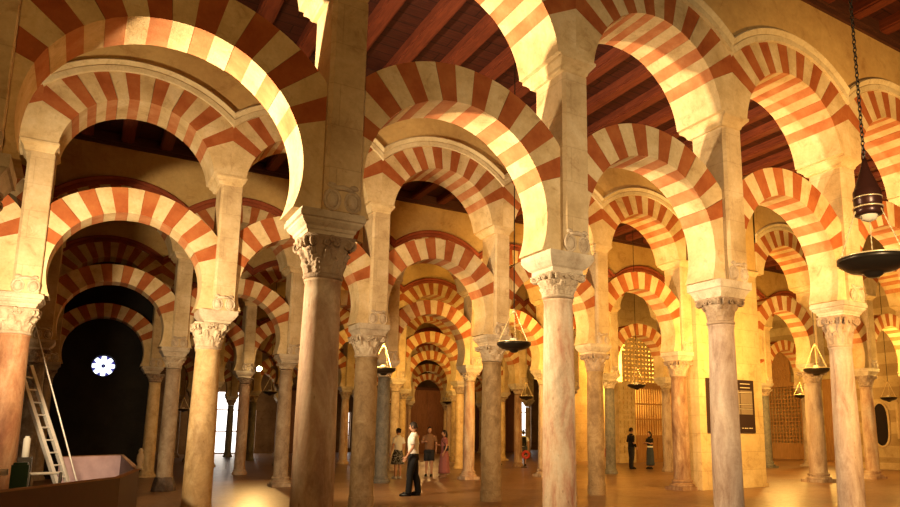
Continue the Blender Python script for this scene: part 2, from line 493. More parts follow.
ORD = ['first', 'second', 'third', 'fourth', 'fifth', 'sixth', 'seventh', 'eighth', 'ninth', 'tenth', 'eleventh', 'twelfth', 'thirteenth', 'fourteenth']
ROWN = ['nearest arcade', 'second arcade', 'third arcade', 'fourth arcade', 'fifth arcade', 'sixth arcade', 'seventh arcade']
FIRST = {0: 0, 1: -1, 2: -1, 3: -1, 4: 0, 5: 0, 6: 0}
def ordn(r, j):
    k = j-FIRST[r]-(1 if r == 1 and j > 5 else 0)
    return ORD[k] if k >= 0 else None
def span(r, j):
    a, b = ordn(r, j), ordn(r, j+1)
    if r == 1 and j == 5: return 'yellow pier and ' + b + ' column'
    return f'{a} and {b} columns' if a else f'left edge and {b} column' if b else 'left edge and an unseen column'
KIND = {'m_tanpink': 'tan pink marble', 'm_mottle': 'pink mottled marble', 'm_grey': 'grey rose marble', 'm_gold': 'golden stone', 'm_granite': 'brown speckled granite',
        'm_dark': 'dark-grey or shaded granite', 'm_red': 'reddish veined marble', 'm_beige': 'pale beige marble', 'm_shade': 'shaded brown grey marble', 'm_orange': 'orange red marble'}

# (row, j): material, shaft top z, r bottom, r top, base, capital style, dark, dx
SPEC = {
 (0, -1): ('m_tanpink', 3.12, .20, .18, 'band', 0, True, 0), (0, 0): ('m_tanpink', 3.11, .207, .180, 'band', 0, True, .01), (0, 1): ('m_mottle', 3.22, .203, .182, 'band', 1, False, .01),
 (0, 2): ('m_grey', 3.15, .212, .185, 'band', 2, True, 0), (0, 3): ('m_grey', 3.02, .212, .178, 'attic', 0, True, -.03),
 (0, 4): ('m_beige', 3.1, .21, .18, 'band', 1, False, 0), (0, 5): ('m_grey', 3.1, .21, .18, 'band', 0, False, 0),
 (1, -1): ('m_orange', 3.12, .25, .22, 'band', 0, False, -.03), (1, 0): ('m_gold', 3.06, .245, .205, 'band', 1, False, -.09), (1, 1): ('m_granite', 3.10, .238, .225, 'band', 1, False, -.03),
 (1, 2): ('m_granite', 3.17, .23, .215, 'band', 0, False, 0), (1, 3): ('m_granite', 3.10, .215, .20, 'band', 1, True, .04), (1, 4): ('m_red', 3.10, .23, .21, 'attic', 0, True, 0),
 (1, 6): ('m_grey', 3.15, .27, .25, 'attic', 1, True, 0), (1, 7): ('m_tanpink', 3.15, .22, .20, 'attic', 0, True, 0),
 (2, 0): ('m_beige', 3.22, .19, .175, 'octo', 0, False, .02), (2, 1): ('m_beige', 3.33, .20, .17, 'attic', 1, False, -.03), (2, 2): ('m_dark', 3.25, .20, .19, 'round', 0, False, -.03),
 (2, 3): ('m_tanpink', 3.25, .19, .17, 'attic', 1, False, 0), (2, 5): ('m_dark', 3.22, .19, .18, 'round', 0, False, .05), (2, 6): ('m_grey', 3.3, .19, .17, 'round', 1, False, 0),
 (2, 8): ('m_dark', 3.2, .22, .2, 'attic', 0, True, .05), (2, -1): ('m_shade', 3.2, .2, .18, 'round', 0, True, 0), (6, 2): ('m_dark', 3.2, .2, .18, 'round', 0, True, 0), (5, 2): ('m_dark', 3.2, .2, .18, 'round', 0, True, 0),  # dark stone on these columns stands for shade and backlit silhouettes
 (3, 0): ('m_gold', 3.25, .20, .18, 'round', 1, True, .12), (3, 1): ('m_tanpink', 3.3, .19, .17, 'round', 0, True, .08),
}
MK = list(KIND)
def column(r, j):
    rnd = random.Random(r*50+j+3)
    sp = SPEC.get((r, j)) or (rnd.choice(['m_tanpink', 'm_grey', 'm_granite', 'm_beige', 'm_gold', 'm_red']), 3.22+rnd.uniform(-.05, .08), rnd.uniform(.18, .21), .17, rnd.choice(['round', 'attic']), rnd.choice([0, 1]), r > 2, 0)
    mt, h, rb, rt, bk, st, dark, dx = sp
    e = empty('marble_column', (X0+j*S+dx, YR[r], 0))
    extra = {'band': 'on a plain drum base', 'attic': 'on a moulded square base', 'octo': 'on a dark eight-sided plinth', 'round': 'on a low round base'}[bk]
    o_ = ordn(r, j)
    tag(e, f'{KIND[mt]} column {extra}, {o_} from left in {ROWN[r]}' if o_ else f'{KIND[mt]} column {extra}, at left edge of {ROWN[r]}', 'column', 'columns of the ' + ROWN[r])
    bb, zb = base_bm(bk, rb)
    obj('base', bb, M['plinth_dark'] if bk == 'octo' else M[mt], e, smooth=False)
    o = obj('shaft', shaft_bm(h-.05, rb, rt, zb, r*31+j), M[mt], e, smooth=True)
    c = bpy.data.objects.new('capital', cap_mesh(rt, st, dark)); link(c, e); c.location = (0, 0, h); c.scale = (1, 1, (ZAB-.24-h-.02)/.36)
    a = bpy.data.objects.new('abacus', ABA[(r+j) % 3]); link(a, e); a.location = (-dx, 0, ZAB-.24)
    if r == 0 and j in (0, 1, 2):
        # iron dowel holes plugged in the shaft
        for n, (ang, zz, rr) in enumerate({0: [(-1.75, 1.50, .018), (-1.45, 1.44, .024), (-1.6, 1.25, .014)], 1: [(-1.9, 1.53, .015)], 2: [(-1.9, 1.1, .012)]}[j]):
            bm = bmesh.new(); R = rb-.004*zz*2
            d = Vector((cos(ang), sin(ang), 0)); t = Vector((-sin(ang), cos(ang), 0))
            loft(bm, [[d*(R*q)+Vector((0, 0, zz))+t*rr*cos(2*PI*k/12)+Vector((0, 0, rr*.8*sin(2*PI*k/12))) for k in range(12)] for q in (.93, 1.0)])
            obj('dowel_plug', bm, M['niche'], o)
    return e

def pier_above(r, j):
    e = empty('stone_pillar', (X0+j*S, YR[r], ZAB))
    o_ = ordn(r, j)
    tag(e, f'square upper pillar standing on the {o_} column from left in the {ROWN[r]}' if o_ else f'square upper pillar at the left edge of the {ROWN[r]}', 'pillar', 'upper pillars of the ' + ROWN[r])
    for n, me, z in (('pillar_block', PILLAR, 0), ('scroll_corbel', SCROLL, 0), ('impost_moulding', IMPOST, 2.40)):
        if n == 'scroll_corbel' and r > 3: continue
        o = bpy.data.objects.new(n, me); link(o, e); o.location = (0, 0, z)
    return e

def lower_arch(r, j):
    o = bpy.data.objects.new('horseshoe_arch', LOW[(r*2+j) % 3]); link(o); o.location = (X0+(j+.5)*S, YR[r]+.03, 0)
    tag(o, f'lower striped horseshoe arch of the {ROWN[r]}, between its {span(r, j)}', 'arch', 'lower arches of the ' + ROWN[r])
    return o

def upper_arch(r, j):
    e = empty('round_arch', (X0+(j+.5)*S, YR[r], 0))
    tag(e, f'upper striped round arch of the {ROWN[r]}, over its {span(r, j)}', 'arch', 'upper arches of the ' + ROWN[r])
    o = bpy.data.objects.new('arch_ring', UPP[(r+j) % 3]); link(o, e)
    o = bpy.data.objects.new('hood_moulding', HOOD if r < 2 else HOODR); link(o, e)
    return e

ROWS = {0: (-2, 5), 1: (-2, 8), 2: (-2, 9), 3: (-2, 6), 4: (-1, 8), 5: (-1, 8), 6: (-1, 8)}
WN = ['front', 'second', 'third', 'fourth', 'fifth', 'sixth', 'far']
for r, (ja, jb) in ROWS.items():
    for j in range(ja, jb+1):
        if j == ja: continue
        if r == 1 and j == 5: continue
        column(r, j); pier_above(r, j)
    bays = [j for j in range(ja, jb) if not (r == 1 and j == 4)]
    for j in bays: lower_arch(r, j); upper_arch(r, j)
    # spandrel wall above the upper arches: one continuous wall
    bm = bmesh.new(); hw = HU-.004
    for j in bays:
        xc = (j+.5)*S; n = 28
        pts = []
        for i in range(n+1):
            x = -1.5+3*i/n; pts.append((xc+x, UC2+sqrt((UE-.006)**2-x*x)))
        for (xa, za), (xb, zb) in zip(pts, pts[1:]):
            v = [bm.verts.new(p) for p in ((xa, -hw, za), (xb, -hw, zb), (xb, -hw, ZCEIL), (xa, -hw, ZCEIL), (xa, hw, za), (xb, hw, zb), (xb, hw, ZCEIL), (xa, hw, ZCEIL))]
            for q in ((0, 1, 2, 3), (5, 4, 7, 6), (0, 4, 5, 1)): bm.faces.new([v[i] for i in q])
    bmesh.ops.remove_doubles(bm, verts=bm.verts, dist=1e-4)
    struct(obj('wall_'+WN[r], bm, M['plaster'], loc=(X0, YR[r], 0)))
    # timber cornice either side under the ceiling
    bm = bmesh.new()
    for s in (-1, 1):
        y0, y1 = sorted((s*(HU-.01), s*(HU+.10)))
        box(bm, ja*S, jb*S+1.4, y0, y1, 8.98, ZCEIL); y0, y1 = sorted((s*(HU-.01), s*(HU+.05)))
        box(bm, ja*S, jb*S+1.4, y0, y1, 8.88, 8.985)
    struct(obj('trim_%d' % (r+1), bm, M['cornice'], loc=(X0, YR[r], 0)))

# solid pier in the second arcade
pr = empty('masonry_pier', (15.6, YR[1], 0)); tag(pr, 'wide solid yellow stone pier carrying the dark information board', 'pier')
bm = bmesh.new(); box(bm, -1.32, 1.30, -HU-.01, HU, .0, 6.18); box(bm, -1.36, 1.34, -HU-.04, HU+.04, 0, .10); obj('pier_body', bm, M['ashlar'], pr)
bm = bmesh.new(); loft(bm, [[(x, y, z) for x, y in ((-1.32-d, -HU-d), (1.32+d, -HU-d), (1.32+d, HU+d), (-1.32-d, HU+d))] for d, z in ((.0, 6.15), (.02, 6.17), (.03, 6.22), (.07, 6.28), (.07, 6.31))]); obj('impost_moulding', bm, M['cream'], pr)
bm = bmesh.new(); box(bm, -1.10, 1.35, -HU+.01, HU-.01, 6.3, ZCEIL); obj('upper_masonry', bm, M['plaster'], pr)

# ------------------------------------------------------------------ setting: floor, ceiling, walls
bm = bmesh.new(); box(bm, -14, 50, -8, 62, -.2, 0); struct(obj('floor', bm, M['floor']))
bmb = bmesh.new(); 
edges = [-3.0] + YR + [53.2]
beam_me = {}
for i in range(len(edges)-1):
    ya, yb = edges[i], edges[i+1]
    bm = bmesh.new(); box(bm, -9, 38, -(yb-ya)/2, (yb-ya)/2, 0, .15)
    c = struct(obj('ceiling', bm, M['planks'], loc=(0, (ya+yb)/2, ZCEIL)))
    L = (yb-ya)/2-HU-.02
    for kx in range(-6, 34 if i < 5 else 30):
        if round(L, 2) not in beam_me:
            b2 = bmesh.new(); box(b2, -.15, .15, -L, L, -.17, .01); box(b2, -.11, .11, -L, L, -.20, -.165)
            beam_me[round(L, 2)] = mesh_of('beam', b2, [M['beam']])
        b = bpy.data.objects.new('beam', beam_me[round(L, 2)]); link(b, c); b.location = (.43+kx*.91, 0, 0)
# outer walls
def wallbox(name, x0, x1, y0, y1, z0, z1, m):
    bm = bmesh.new(); box(bm, 0, x1-x0, 0, y1-y0, 0, z1-z0); return struct(obj(name, bm, m, loc=(x0, y0, z0)))
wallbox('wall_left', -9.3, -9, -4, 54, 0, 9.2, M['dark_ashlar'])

# left partition with rose window, beyond the fourth arcade; unlit dark in its colour
DX0, DX1, DY, RX, RZ, RR = -9.0, 2.25, 27.5, .56, 3.75, .375
bm = bmesh.new()
n = 40
ring = [(RX+RR*cos(2*PI*i/n), RZ+RR*sin(2*PI*i/n)) for i in range(n)]
sq = []
for i in range(n):
    a = 2*PI*i/n; q = .9/max(abs(cos(a)), abs(sin(a))); sq.append((RX+q*cos(a), RZ+q*sin(a)))
for y in (DY, DY+.5):
    A = [bm.verts.new((x, y, z)) for x, z in ring]; B = [bm.verts.new((x, y, z)) for x, z in sq]
    for i in range(n): bm.faces.new((A[i], A[(i+1) % n], B[(i+1) % n], B[i]))
A = [bm.verts.new((x, DY, z)) for x, z in ring]; B = [bm.verts.new((x, DY+.5, z)) for x, z in ring]
for i in range(n): bm.faces.new((A[i], A[(i+1) % n], B[(i+1) % n], B[i]))
box(bm, DX0, RX-.9, DY, DY+.5, 0, 9.2); box(bm, RX+.9, DX1, DY, DY+.5, 0, 9.2); box(bm, RX-.9, RX+.9, DY, DY+.5, 0, RZ-.9); box(bm, RX-.9, RX+.9, DY, DY+.5, RZ+.9, 9.2)
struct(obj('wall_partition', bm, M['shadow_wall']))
w = empty('window_1', (RX, DY+.2, RZ)); struct(w); w.scale = (.62, 1, .62)
bm = bmesh.new()
for k in range(8):
    a = 2*PI*k/8
    for q0, q1, wd in ((.10, .57, .085),):
        pts = []
        for t in range(9):
            u = t/8; rr = q0+(q1-q0)*u; ww = .05+wd*sin(PI*min(1, u*.85)); pts.append((rr, ww))
        poly = [(rr, -ww) for rr, ww in pts]+[(rr, ww) for rr, ww in pts[::-1]]
        bm.faces.new([bm.verts.new((rr*cos(a)-ww*sin(a), 0, rr*sin(a)+ww*cos(a))) for rr, ww in poly])
obj('pane', bm, M['rose'], w)
bm = bmesh.new(); torus(bm, (0, -.03, 0), .58, .03, (1, 0, 0), (0, 0, 1), 40, 6); torus(bm, (0, -.03, 0), .07, .035, (1, 0, 0), (0, 0, 1), 16, 6)
for k in range(8):
    a = 2*PI*(k+.5)/8; torus(bm, (.47*cos(a), -.02, .47*sin(a)), .055, .012, (1, 0, 0), (0, 0, 1), 12, 5)
obj('tracery', bm, M['shadow_wall'], w)
bm = bmesh.new(); lathe(bm, [(.60, 0), (.60, .02)], 40); bm.transform(Matrix.Rotation(PI/2, 4, 'X')); 
obj('blue_glass', bm, M['bluewin'], w, loc=(0, .08, 0))

# far wall with bright doorways
FY = 53.2
opens = [(7.95, 9.75, .05, 4.4), (10.3, 10.95, .2, 3.1), (17.5, 18.05, .3, 3.1), (29.9, 30.65, .05, 3.5), (33.9, 34.95, .2, 4.7)]
bm = bmesh.new(); x = -9.0
for a, b, z0, z1 in opens:
    box(bm, x, a, FY, FY+.6, 0, 9.2); box(bm, a, b, FY, FY+.6, z1, 9.2)
    if z0 > 0: box(bm, a, b, FY, FY+.6, 0, z0)
    x = b
box(bm, x, 50, FY, FY+.6, 0, 9.2)
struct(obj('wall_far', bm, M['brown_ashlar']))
for i, (a, b, z0, z1) in enumerate(opens):
    w = empty('window_%d' % (i+2), (a, FY+.35, z0)); struct(w)
    bm = bmesh.new(); box(bm, .0, b-a, 0, .03, 0, z1-z0); obj('pane', bm, M['day'], w)
    bm = bmesh.new(); nb = max(1, int((b-a)/.9))
    for k in range(nb+1):
        xx = (b-a)*k/nb; box(bm, xx-.05, xx+.05, -.06, 0, 0, z1-z0)
    for zz in (0, (z1-z0)*.35, (z1-z0)*.7, z1-z0): box(bm, 0, b-a, -.05, 0, zz-.04, zz+.04)
    obj('window_frame', bm, M['door_wood'], w)

# tall timber doors along the far nave
def timber_door(x, y, w, h, label):
    e = empty('timber_door', (x, y, 0)); tag(e, label, 'door', 'timber doors at the far end')
    bm = bmesh.new(); box(bm, 0, w, 0, .12, 0, h); leaf = obj('door_leaf', bm, M['door_wood'], e)
    bm = bmesh.new()
    nx = max(2, int(w/.8)); nz = 5
    for i in range(nx):
        for k in range(nz):
            x0 = w*i/nx+.09; x1 = w*(i+1)/nx-.09; z0 = h*k/nz+.1; z1 = h*(k+1)/nz-.1
            box(bm, x0, x1, -.04, .0, z0, z1)
    obj('raised_panels', bm, M['door_wood'], leaf)
    bm = bmesh.new(); box(bm, -.12, 0, -.08, .2, 0, h+.15); box(bm, w, w+.12, -.08, .2, 0, h+.15); box(bm, -.12, w+.12, -.08, .2, h, h+.2); obj('door_frame', bm, M['cornice'], e)
for x, lab in ((16.2, 'tall brown panelled timber screen behind the visitors, left of a pair'), (19.9, 'tall brown panelled timber screen behind the visitors, right of a pair')):
    timber_door(x, 46.9 if x < 19 else 46.9, 3.3, 4.6, lab)
timber_door(26.0, 46.9, 3.4, 4.6, 'tall brown panelled timber screen behind the backpacker')
timber_door(13.0, 52.9, 3.2, 4.6, 'brown timber door in the far wall, right of the bright doorway')

# ------------------------------------------------------------------ carved screen, fourth arcade, right
def lattice(bm, x0, x1, z0, z1, y, st, t=.03, w=.05, arch=False):
    xc = (x0+x1)/2; hw = (x1-x0)/2
    nx = int((x1-x0)/st); nz = int((z1-z0)/st)
    for i in range(nx+1):
        x = x0+(x1-x0)*i/nx; zt = z1
        if arch: zt = z1-hw+sqrt(max(0, hw*hw-(x-xc)**2))
        box(bm, x-w/2, x+w/2, y-t, y+t, z0, zt)
    for k in range(nz+1):
        z = z0+(z1-z0)*k/nz; h = hw
        if arch and z > z1-hw: h = sqrt(max(0, hw*hw-(z-(z1-hw))**2))
        if h > .05: box(bm, xc-h, xc+h, y-t*.9, y+t*.9, z-w/2, z+w/2)
sc = empty('carved_screen', (24.7, 27.62, 0)); tag(sc, 'golden carved wooden screen below a pierced stone window, behind the couple in black', 'screen')
bm = bmesh.new(); box(bm, 0, 3.6, 0, .2, 0, 1.4)
for i in range(5): box(bm, .08+i*.71, .66+i*.71, -.04, 0, .15, 1.25)
dd = obj('panelled_dado', bm, M['lattice_wood'], sc)
bm = bmesh.new()
for i in range(22):
    x = .06+i*.165; tube(bm, [(x, .1, 1.4), (x, .1, 1.9), (x, .1, 2.7), (x, .1, 3.85)], [.03, .05, .03, .04], 8)
for zz in (2.2, 3.0): box(bm, 0, 3.6, .06, .14, zz, zz+.07)
obj('spindles', bm, M['lattice_wood'], sc)
bm = bmesh.new(); box(bm, 0, 3.6, -.06, .28, 3.85, 4.1); box(bm, 0, 3.6, -.10, .32, 4.05, 4.14); obj('cornice_rail', bm, M['lattice_wood'], sc)
bm = bmesh.new(); lattice(bm, -.65, 1.5, 4.14, 6.9, .12, .22, .05, .14, True); obj('pierced_window', bm, M['cream'], sc)
bm = bmesh.new(); box(bm, -1.15, -.02, 0, .35, 0, 4.14)
for i in range(4):
    for kk in range(15): box(bm, -1.08+i*.27, -.90+i*.27, -.05, .01, .25+kk*.25, .40+kk*.25)
obj('carved_pilaster', bm, M['cream'], sc)
bm = bmesh.new(); box(bm, 0, 8.1, 0, .4, 6.95, ZCEIL); box(bm, 6.9, 8.1, 0, .4, 0, 6.95); struct(obj('wall_chapel_front', bm, M['ashlar'], loc=(21.4, 27.6, 0)))
# backing wall of the chapel behind the screen
bm = bmesh.new(); box(bm, 0, 6.6, 0, .4, 0, 9.2); struct(obj('wall_chapel', bm, M['ashlar'], loc=(22.5, 30.2, 0)))

# right side: near wall with a niche, stepped back wall with a lattice gate
RWX = 29.5
bm = bmesh.new(); box(bm, 0, .5, 0, 8.8, 0, 9.2)
struct(obj('wall_right', bm, M['ashlar'], loc=(RWX, 9.6, 0)))
bm = bmesh.new(); box(bm, -.10, 0, 0, 8.8, 0, .28); struct(obj('baseboard_right', bm, M['cream'], loc=(RWX, 9.6, 0)))
nn = empty('wall_niche', (RWX, 17.2, .95)); tag(nn, 'dark oval niche opening in the right-hand stone wall', 'niche')
bm = bmesh.new(); P = [(.36*cos(a)*1, .95+ .95*(abs(sin(a))**.6)*(1 if sin(a) > 0 else -1)) for a in [2*PI*i/28 for i in range(28)]]
A = [bm.verts.new((-.03, y, z)) for y, z in P]; B = [bm.verts.new((-.004, y, z)) for y, z in P]; bm.faces.new(A)
for i in range(28): bm.faces.new((A[i], A[(i+1) % 28], B[(i+1) % 28], B[i]))
obj('recess_shade', bm, M['niche'], nn)  # flat near-black plate in place of the niche's shaded hollow
bm = bmesh.new(); 
for i in range(28):
    y0, z0 = P[i]; y1, z1 = P[(i+1) % 28]; tube(bm, [(-.03, y0, z0), (-.03, y1, z1)], .05, 6)
obj('carved_rim', bm, M['cream'], nn)
rl = empty('carved_relief', (RWX-.001, 15.6, 1.3)); tag(rl, 'square carved stone relief panel on the right wall beside the dark niche', 'relief')
bm = bmesh.new(); box(bm, -.06, -.002, -.9, .9, 0, 1.7); obj('slab', bm, M['cream'], rl)
bm = bmesh.new()
for (ya, yb, za, zb) in ((-.8, .8, .08, .14), (-.8, .8, 1.55, 1.61), (-.8, -.74, .1, 1.6), (.74, .8, .1, 1.6)): box(bm, -.10, -.055, ya, yb, za, zb)
torus(bm, (-.07, -.1, .85), .42, .05, (0, 1, 0), (0, 0, 1), 28, 6); torus(bm, (-.07, .05, .95), .2, .05, (0, 1, 0), (0, 0, 1), 20, 6); tube(bm, [(-.07, .5, .3), (-.08, .2, .6), (-.08, -.2, 1.2), (-.07, -.5, 1.4)], .05, 6)
obj('carving', bm, M['cream'], rl)
wallbox('wall_rear_right', 36.5, 37.0, 14, 54, 0, 9.2, M['ashlar'])
wallbox('wall_side_right', 28.0, 36.6, 8.9, 9.5, 0, 9.2, M['ashlar'])
def side_screen(x, y0, y1, h, label):
    e = empty('lattice_gate', (x, y0, 0)); tag(e, label, 'gate')
    bm = bmesh.new(); box(bm, 0, .15, 0, y1-y0, 0, .9); obj('lower_panel', bm, M['lattice_wood'], e)
    bm = bmesh.new(); L = y1-y0
    for i in range(int(L/.22)+1): box(bm, .03, .10, i*.22-.03, i*.22+.03, .9, h)
    for k in range(int((h-.9)/.22)+1): box(bm, .035, .095, 0, L, .9+k*.22-.03, .9+k*.22+.03)
    obj('lattice', bm, M['lattice_wood'], e)
    bm = bmesh.new(); box(bm, -.06, .2, 0, L, h, h+.25); obj('top_rail', bm, M['lattice_wood'], e)
    bm = bmesh.new()
    lathe(bm, [(.1, h+.25), (.12, h+.3), (.08, h+.4)], 12, (.07, L*.5, 0))
    A = []
    for s in (0, .12):
        A.append([(s, L*.5+yy, h+.25+zz) for yy, zz in ((-.75, 0), (-.75, 1.5), (-.55, 2.0), (0, 2.5), (.55, 2.0), (.75, 1.5), (.75, 0))])
    loft(bm, A); 
    for k in range(5):
        for q in range(3): torus(bm, (-.02, L*.5-.4+q*.4, h+.55+k*.38), .13, .03, (0, 1, 0), (0, 0, 1), 14, 5)
    obj('carved_crest', bm, M['lattice_wood'], e)
side_screen(36.1, 25.0, 29.5, 4.3, 'golden lattice gate with a tall carved crest, seen right of the yellow pier')
bm = bmesh.new(); box(bm, 0, .1, 0, 1.9, 0, 4.6); e = empty('orange_door', (36.3, 22.6, 0)); tag(e, 'bright orange wooden door with a small red mark, behind the thick grey column', 'door')
obj('door_leaf', bm, M['lattice_wood'], e)
bm = bmesh.new(); torus(bm, (-.04, .8, 1.0), .1, .05, (0, 1, 0), (0, 0, 1), 14, 6); obj('red_knocker', bm, M['redp'], e)

# ------------------------------------------------------------------ information board on the pier
ib = empty('information_board', (15.51, YR[1]-HU-.01, 1.52)); tag(ib, 'dark framed information board with rows of pale print on the yellow pier', 'sign')
bm = bmesh.new(); box(bm, -.97, .97, -.05, -.005, 0, 1.5); bd = obj('board', bm, M['panel_dark'], ib)
bm = bmesh.new()
for x0, x1 in ((-.86, -.48), (-.44, .35), (.39, .88)):
    for z0, z1 in ((.52, .66), (.70, .78), (.82, 1.12), (1.15, 1.20)): box(bm, x0, x1, -.056, -.05, z0, z1)
obj('printed_blocks', bm, M['panel_grey'], bd)
bm = bmesh.new()
for x0, x1 in ((-.86, -.6), (.39, .8)):
    for z in (1.38, 1.27): box(bm, x0, x1, -.056, -.05, z, z+.02)
for z in (.67, .795, 1.135): box(bm, -.86, .88, -.0565, -.05, z, z+.012)
for i, wd in enumerate((.06, .09, .05, .10, .05)): box(bm, .40+i*.1, .40+i*.1+wd*.8, -.0565, -.05, .12, .145)
obj('print_lines', bm, M['panel_line'], bd)

# ------------------------------------------------------------------ hanging lamps
def chain_bm(L, link_l=.06, r=.007, w=.016):
    bm = bmesh.new(); n = int(L/(link_l*.78))
    for i in range(n):
        c = (0, 0, i*link_l*.78)
        u = (1, 0, 0) if i % 2 else (0, 1, 0)
        torus(bm, c, w, r, u, (0, 0, 1), 8, 4, link_l/2/w)
    return bm
def plain_chain(bm, a, b, r=.007):
    a = Vector(a); b = Vector(b); n = max(4, int((b-a).length/.05)); pts = []; rr = []
    for i in range(n*2+1): pts.append(a.lerp(b, i/(n*2))); rr.append(r*(1.7 if i % 2 else .6))
    tube(bm, pts, rr, 6)

def lamp_proto(big):
    e = empty('hanging_lamp')
    bm = bmesh.new()
    lathe(bm, [(.015, -.135), (.05, -.13), (.08, -.11), (.09, -.09), (.15, -.082), (.22, -.062), (.275, -.03), (.312, .0), (.318, .012), (.325, .014), (.325, .06), (.318, .062), (.30, .03), (.2, -.03), (.05, -.06)], 48)
    obj('dish', bm, M['iron'], e, smooth=True)
    bm = bmesh.new(); torus(bm, (0, 0, .062), .321, .008, (1, 0, 0), (0, 1, 0), 48, 6)
    lathe(bm, [(.015, -.02), (.03, 0), (.018, .03), (.03, .06), (.045, .07), (.02, .08)], 16); obj('rim', bm, M['brass'], e, smooth=True)
    top = .80 if big else .66
    bm = bmesh.new()
    for k in range(3):
        a = 2*PI*k/3+.5; plain_chain(bm, (.315*cos(a), .315*sin(a), .06), (.035*cos(a), .035*sin(a), top), .0055 if big else .009)
    obj('chains', bm, M['brass'], e, smooth=True)
    bm = bmesh.new()
    if big: lathe(bm, [(.115, top-.30), (.135, top-.29), (.135, top-.22), (.12, top-.20), (.132, top-.18), (.132, top-.05), (.12, top-.03), (.11, top), (.06, top+.14), (.035, top+.22), (.02, top+.3)], 32)
    else: lathe(bm, [(.02, top-.04), (.045, top-.02), (.05, top), (.03, top+.03), (.01, top+.06)], 20)
    crown = obj('crown', bm, M['brown_metal' if big else 'brass'], e, smooth=True)
    if big:
        bm = bmesh.new(); lathe(bm, [(.02, top-.36), (.07, top-.34), (.09, top-.28), (.08, top-.24)], 24); obj('glass_cup', bm, M['glass'], e, smooth=True)
        bm = bmesh.new(); torus(bm, (0, 0, top-.22), .137, .008, (1, 0, 0), (0, 1, 0), 32, 6); torus(bm, (0, 0, top-.12), .134, .006, (1, 0, 0), (0, 1, 0), 32, 6); obj('brass_band', bm, M['brass'], crown, smooth=True)
    else:
        bm = bmesh.new(); lathe(bm, [(.02, .0), (.05, .02), (.075, .10), (.08, .14), (.07, .14), (.04, .03)], 20); obj('glass_cup', bm, M['glass'], e, smooth=True)
    return e, top
def hang(e, z, top, sc, fine):
    L = (9.0-z)/sc-top-(.28 if fine else .05)
    if fine: bm = chain_bm(L)
    else:
        bm = bmesh.new(); tube(bm, [(0, 0, 0), (0, 0, L/2), (0, 0, L)], .011, 6)
    o = obj('suspension_chain', bm, M['iron'], e); o.location = (0, 0, top+(.28 if fine else .05))
LAMPS = [(6.50, 3.74, 3.16, 1.0, 'large dark dish lamp on three brass chains hanging nearest the camera at right'),
 (6.90, 11.1, 3.15, 1.0, 'dark dish lamp hanging in front of the third and fourth columns of the second arcade'),
 (16.9, 18.8, 3.18, 1.0, 'dark dish lamp hanging in the archway above the couple in black'),
 (16.1, 11.0, 3.12, 1.0, 'dark dish lamp hanging just left of the fifth column of the nearest arcade'),
 (25.1, 17.96, 3.03, .80, 'small dish lamp hanging before the orange door, left of the thick grey column'),
 (28.5, 16.2, 2.95, 1.0, 'small dish lamp hanging in front of the right-hand stone wall'),
 (6.66, 17.2, 3.12, 1.0, 'dish lamp half hidden behind the second golden brown column'),
 (16.1, 24.9, 3.0, .92, 'dish lamp hanging above the backpacker'),
 (18.6, 37.5, 3.3, .92, 'tiny dish lamp hanging in front of the brown timber screens'),
 (2.51, 22.0, 2.14, .5, 'tiny low dish lamp just left of the golden column in the second arcade'),
 (22.55, 18.2, 3.05, .8, 'tiny dish lamp hanging beside the right edge of the yellow pier'),
 (12.2, 30.0, 2.80, .8, 'tiny dish lamp above the woman in the patterned skirt'),
 (6.7, 30.2, 3.15, .9, 'dark silhouetted dish lamp beside the lit spotlight')]
pb, tb = lamp_proto(True); ps, ts_ = lamp_proto(False)
for i, (x, y, z, s, lab) in enumerate(LAMPS):
    if i == 0: e, t = pb, tb
    else:
        e, t = (ps if i == 1 else None), ts_
        if e is None:
            e = bpy.data.objects.new('hanging_lamp', None); link(e)
            for ch in SRC: c = ch.copy(); link(c, e)
    if i == 1: SRC = list(ps.children)
    e.location = (x, y, z); e.scale = (s, s, s); e.rotation_euler = (0, 0, .4*i)
    tag(e, lab, 'hanging lamp', 'hanging dish lamps')
    hang(e, z, t, s, i == 0)

# lit spotlight fixture on the fourth arcade
sp = empty('spotlight', (5.42, 26.45, 3.80)); tag(sp, 'lit spotlight glowing above a capital in the fourth arcade, left of centre', 'spotlight')
bm = bmesh.new(); lathe(bm, [(.02, 0), (.05, .03), (.07, .06), (.085, .08), (.09, .095), (.075, .11), (.04, .125), (.01, .13)], 20)
bm.transform(Matrix.Rotation(PI/2, 4, 'X')); obj('bulb', bm, M['bulb'], sp, smooth=True)
bm = bmesh.new(); lathe(bm, [(.11, .03), (.12, .0), (.12, -.16), (.06, -.2)], 20, cap=False); bm.transform(Matrix.Rotation(PI/2, 4, 'X')); box(bm, -.02, .02, .1, .14, -.12, .0); obj('housing', bm, M['iron'], sp)

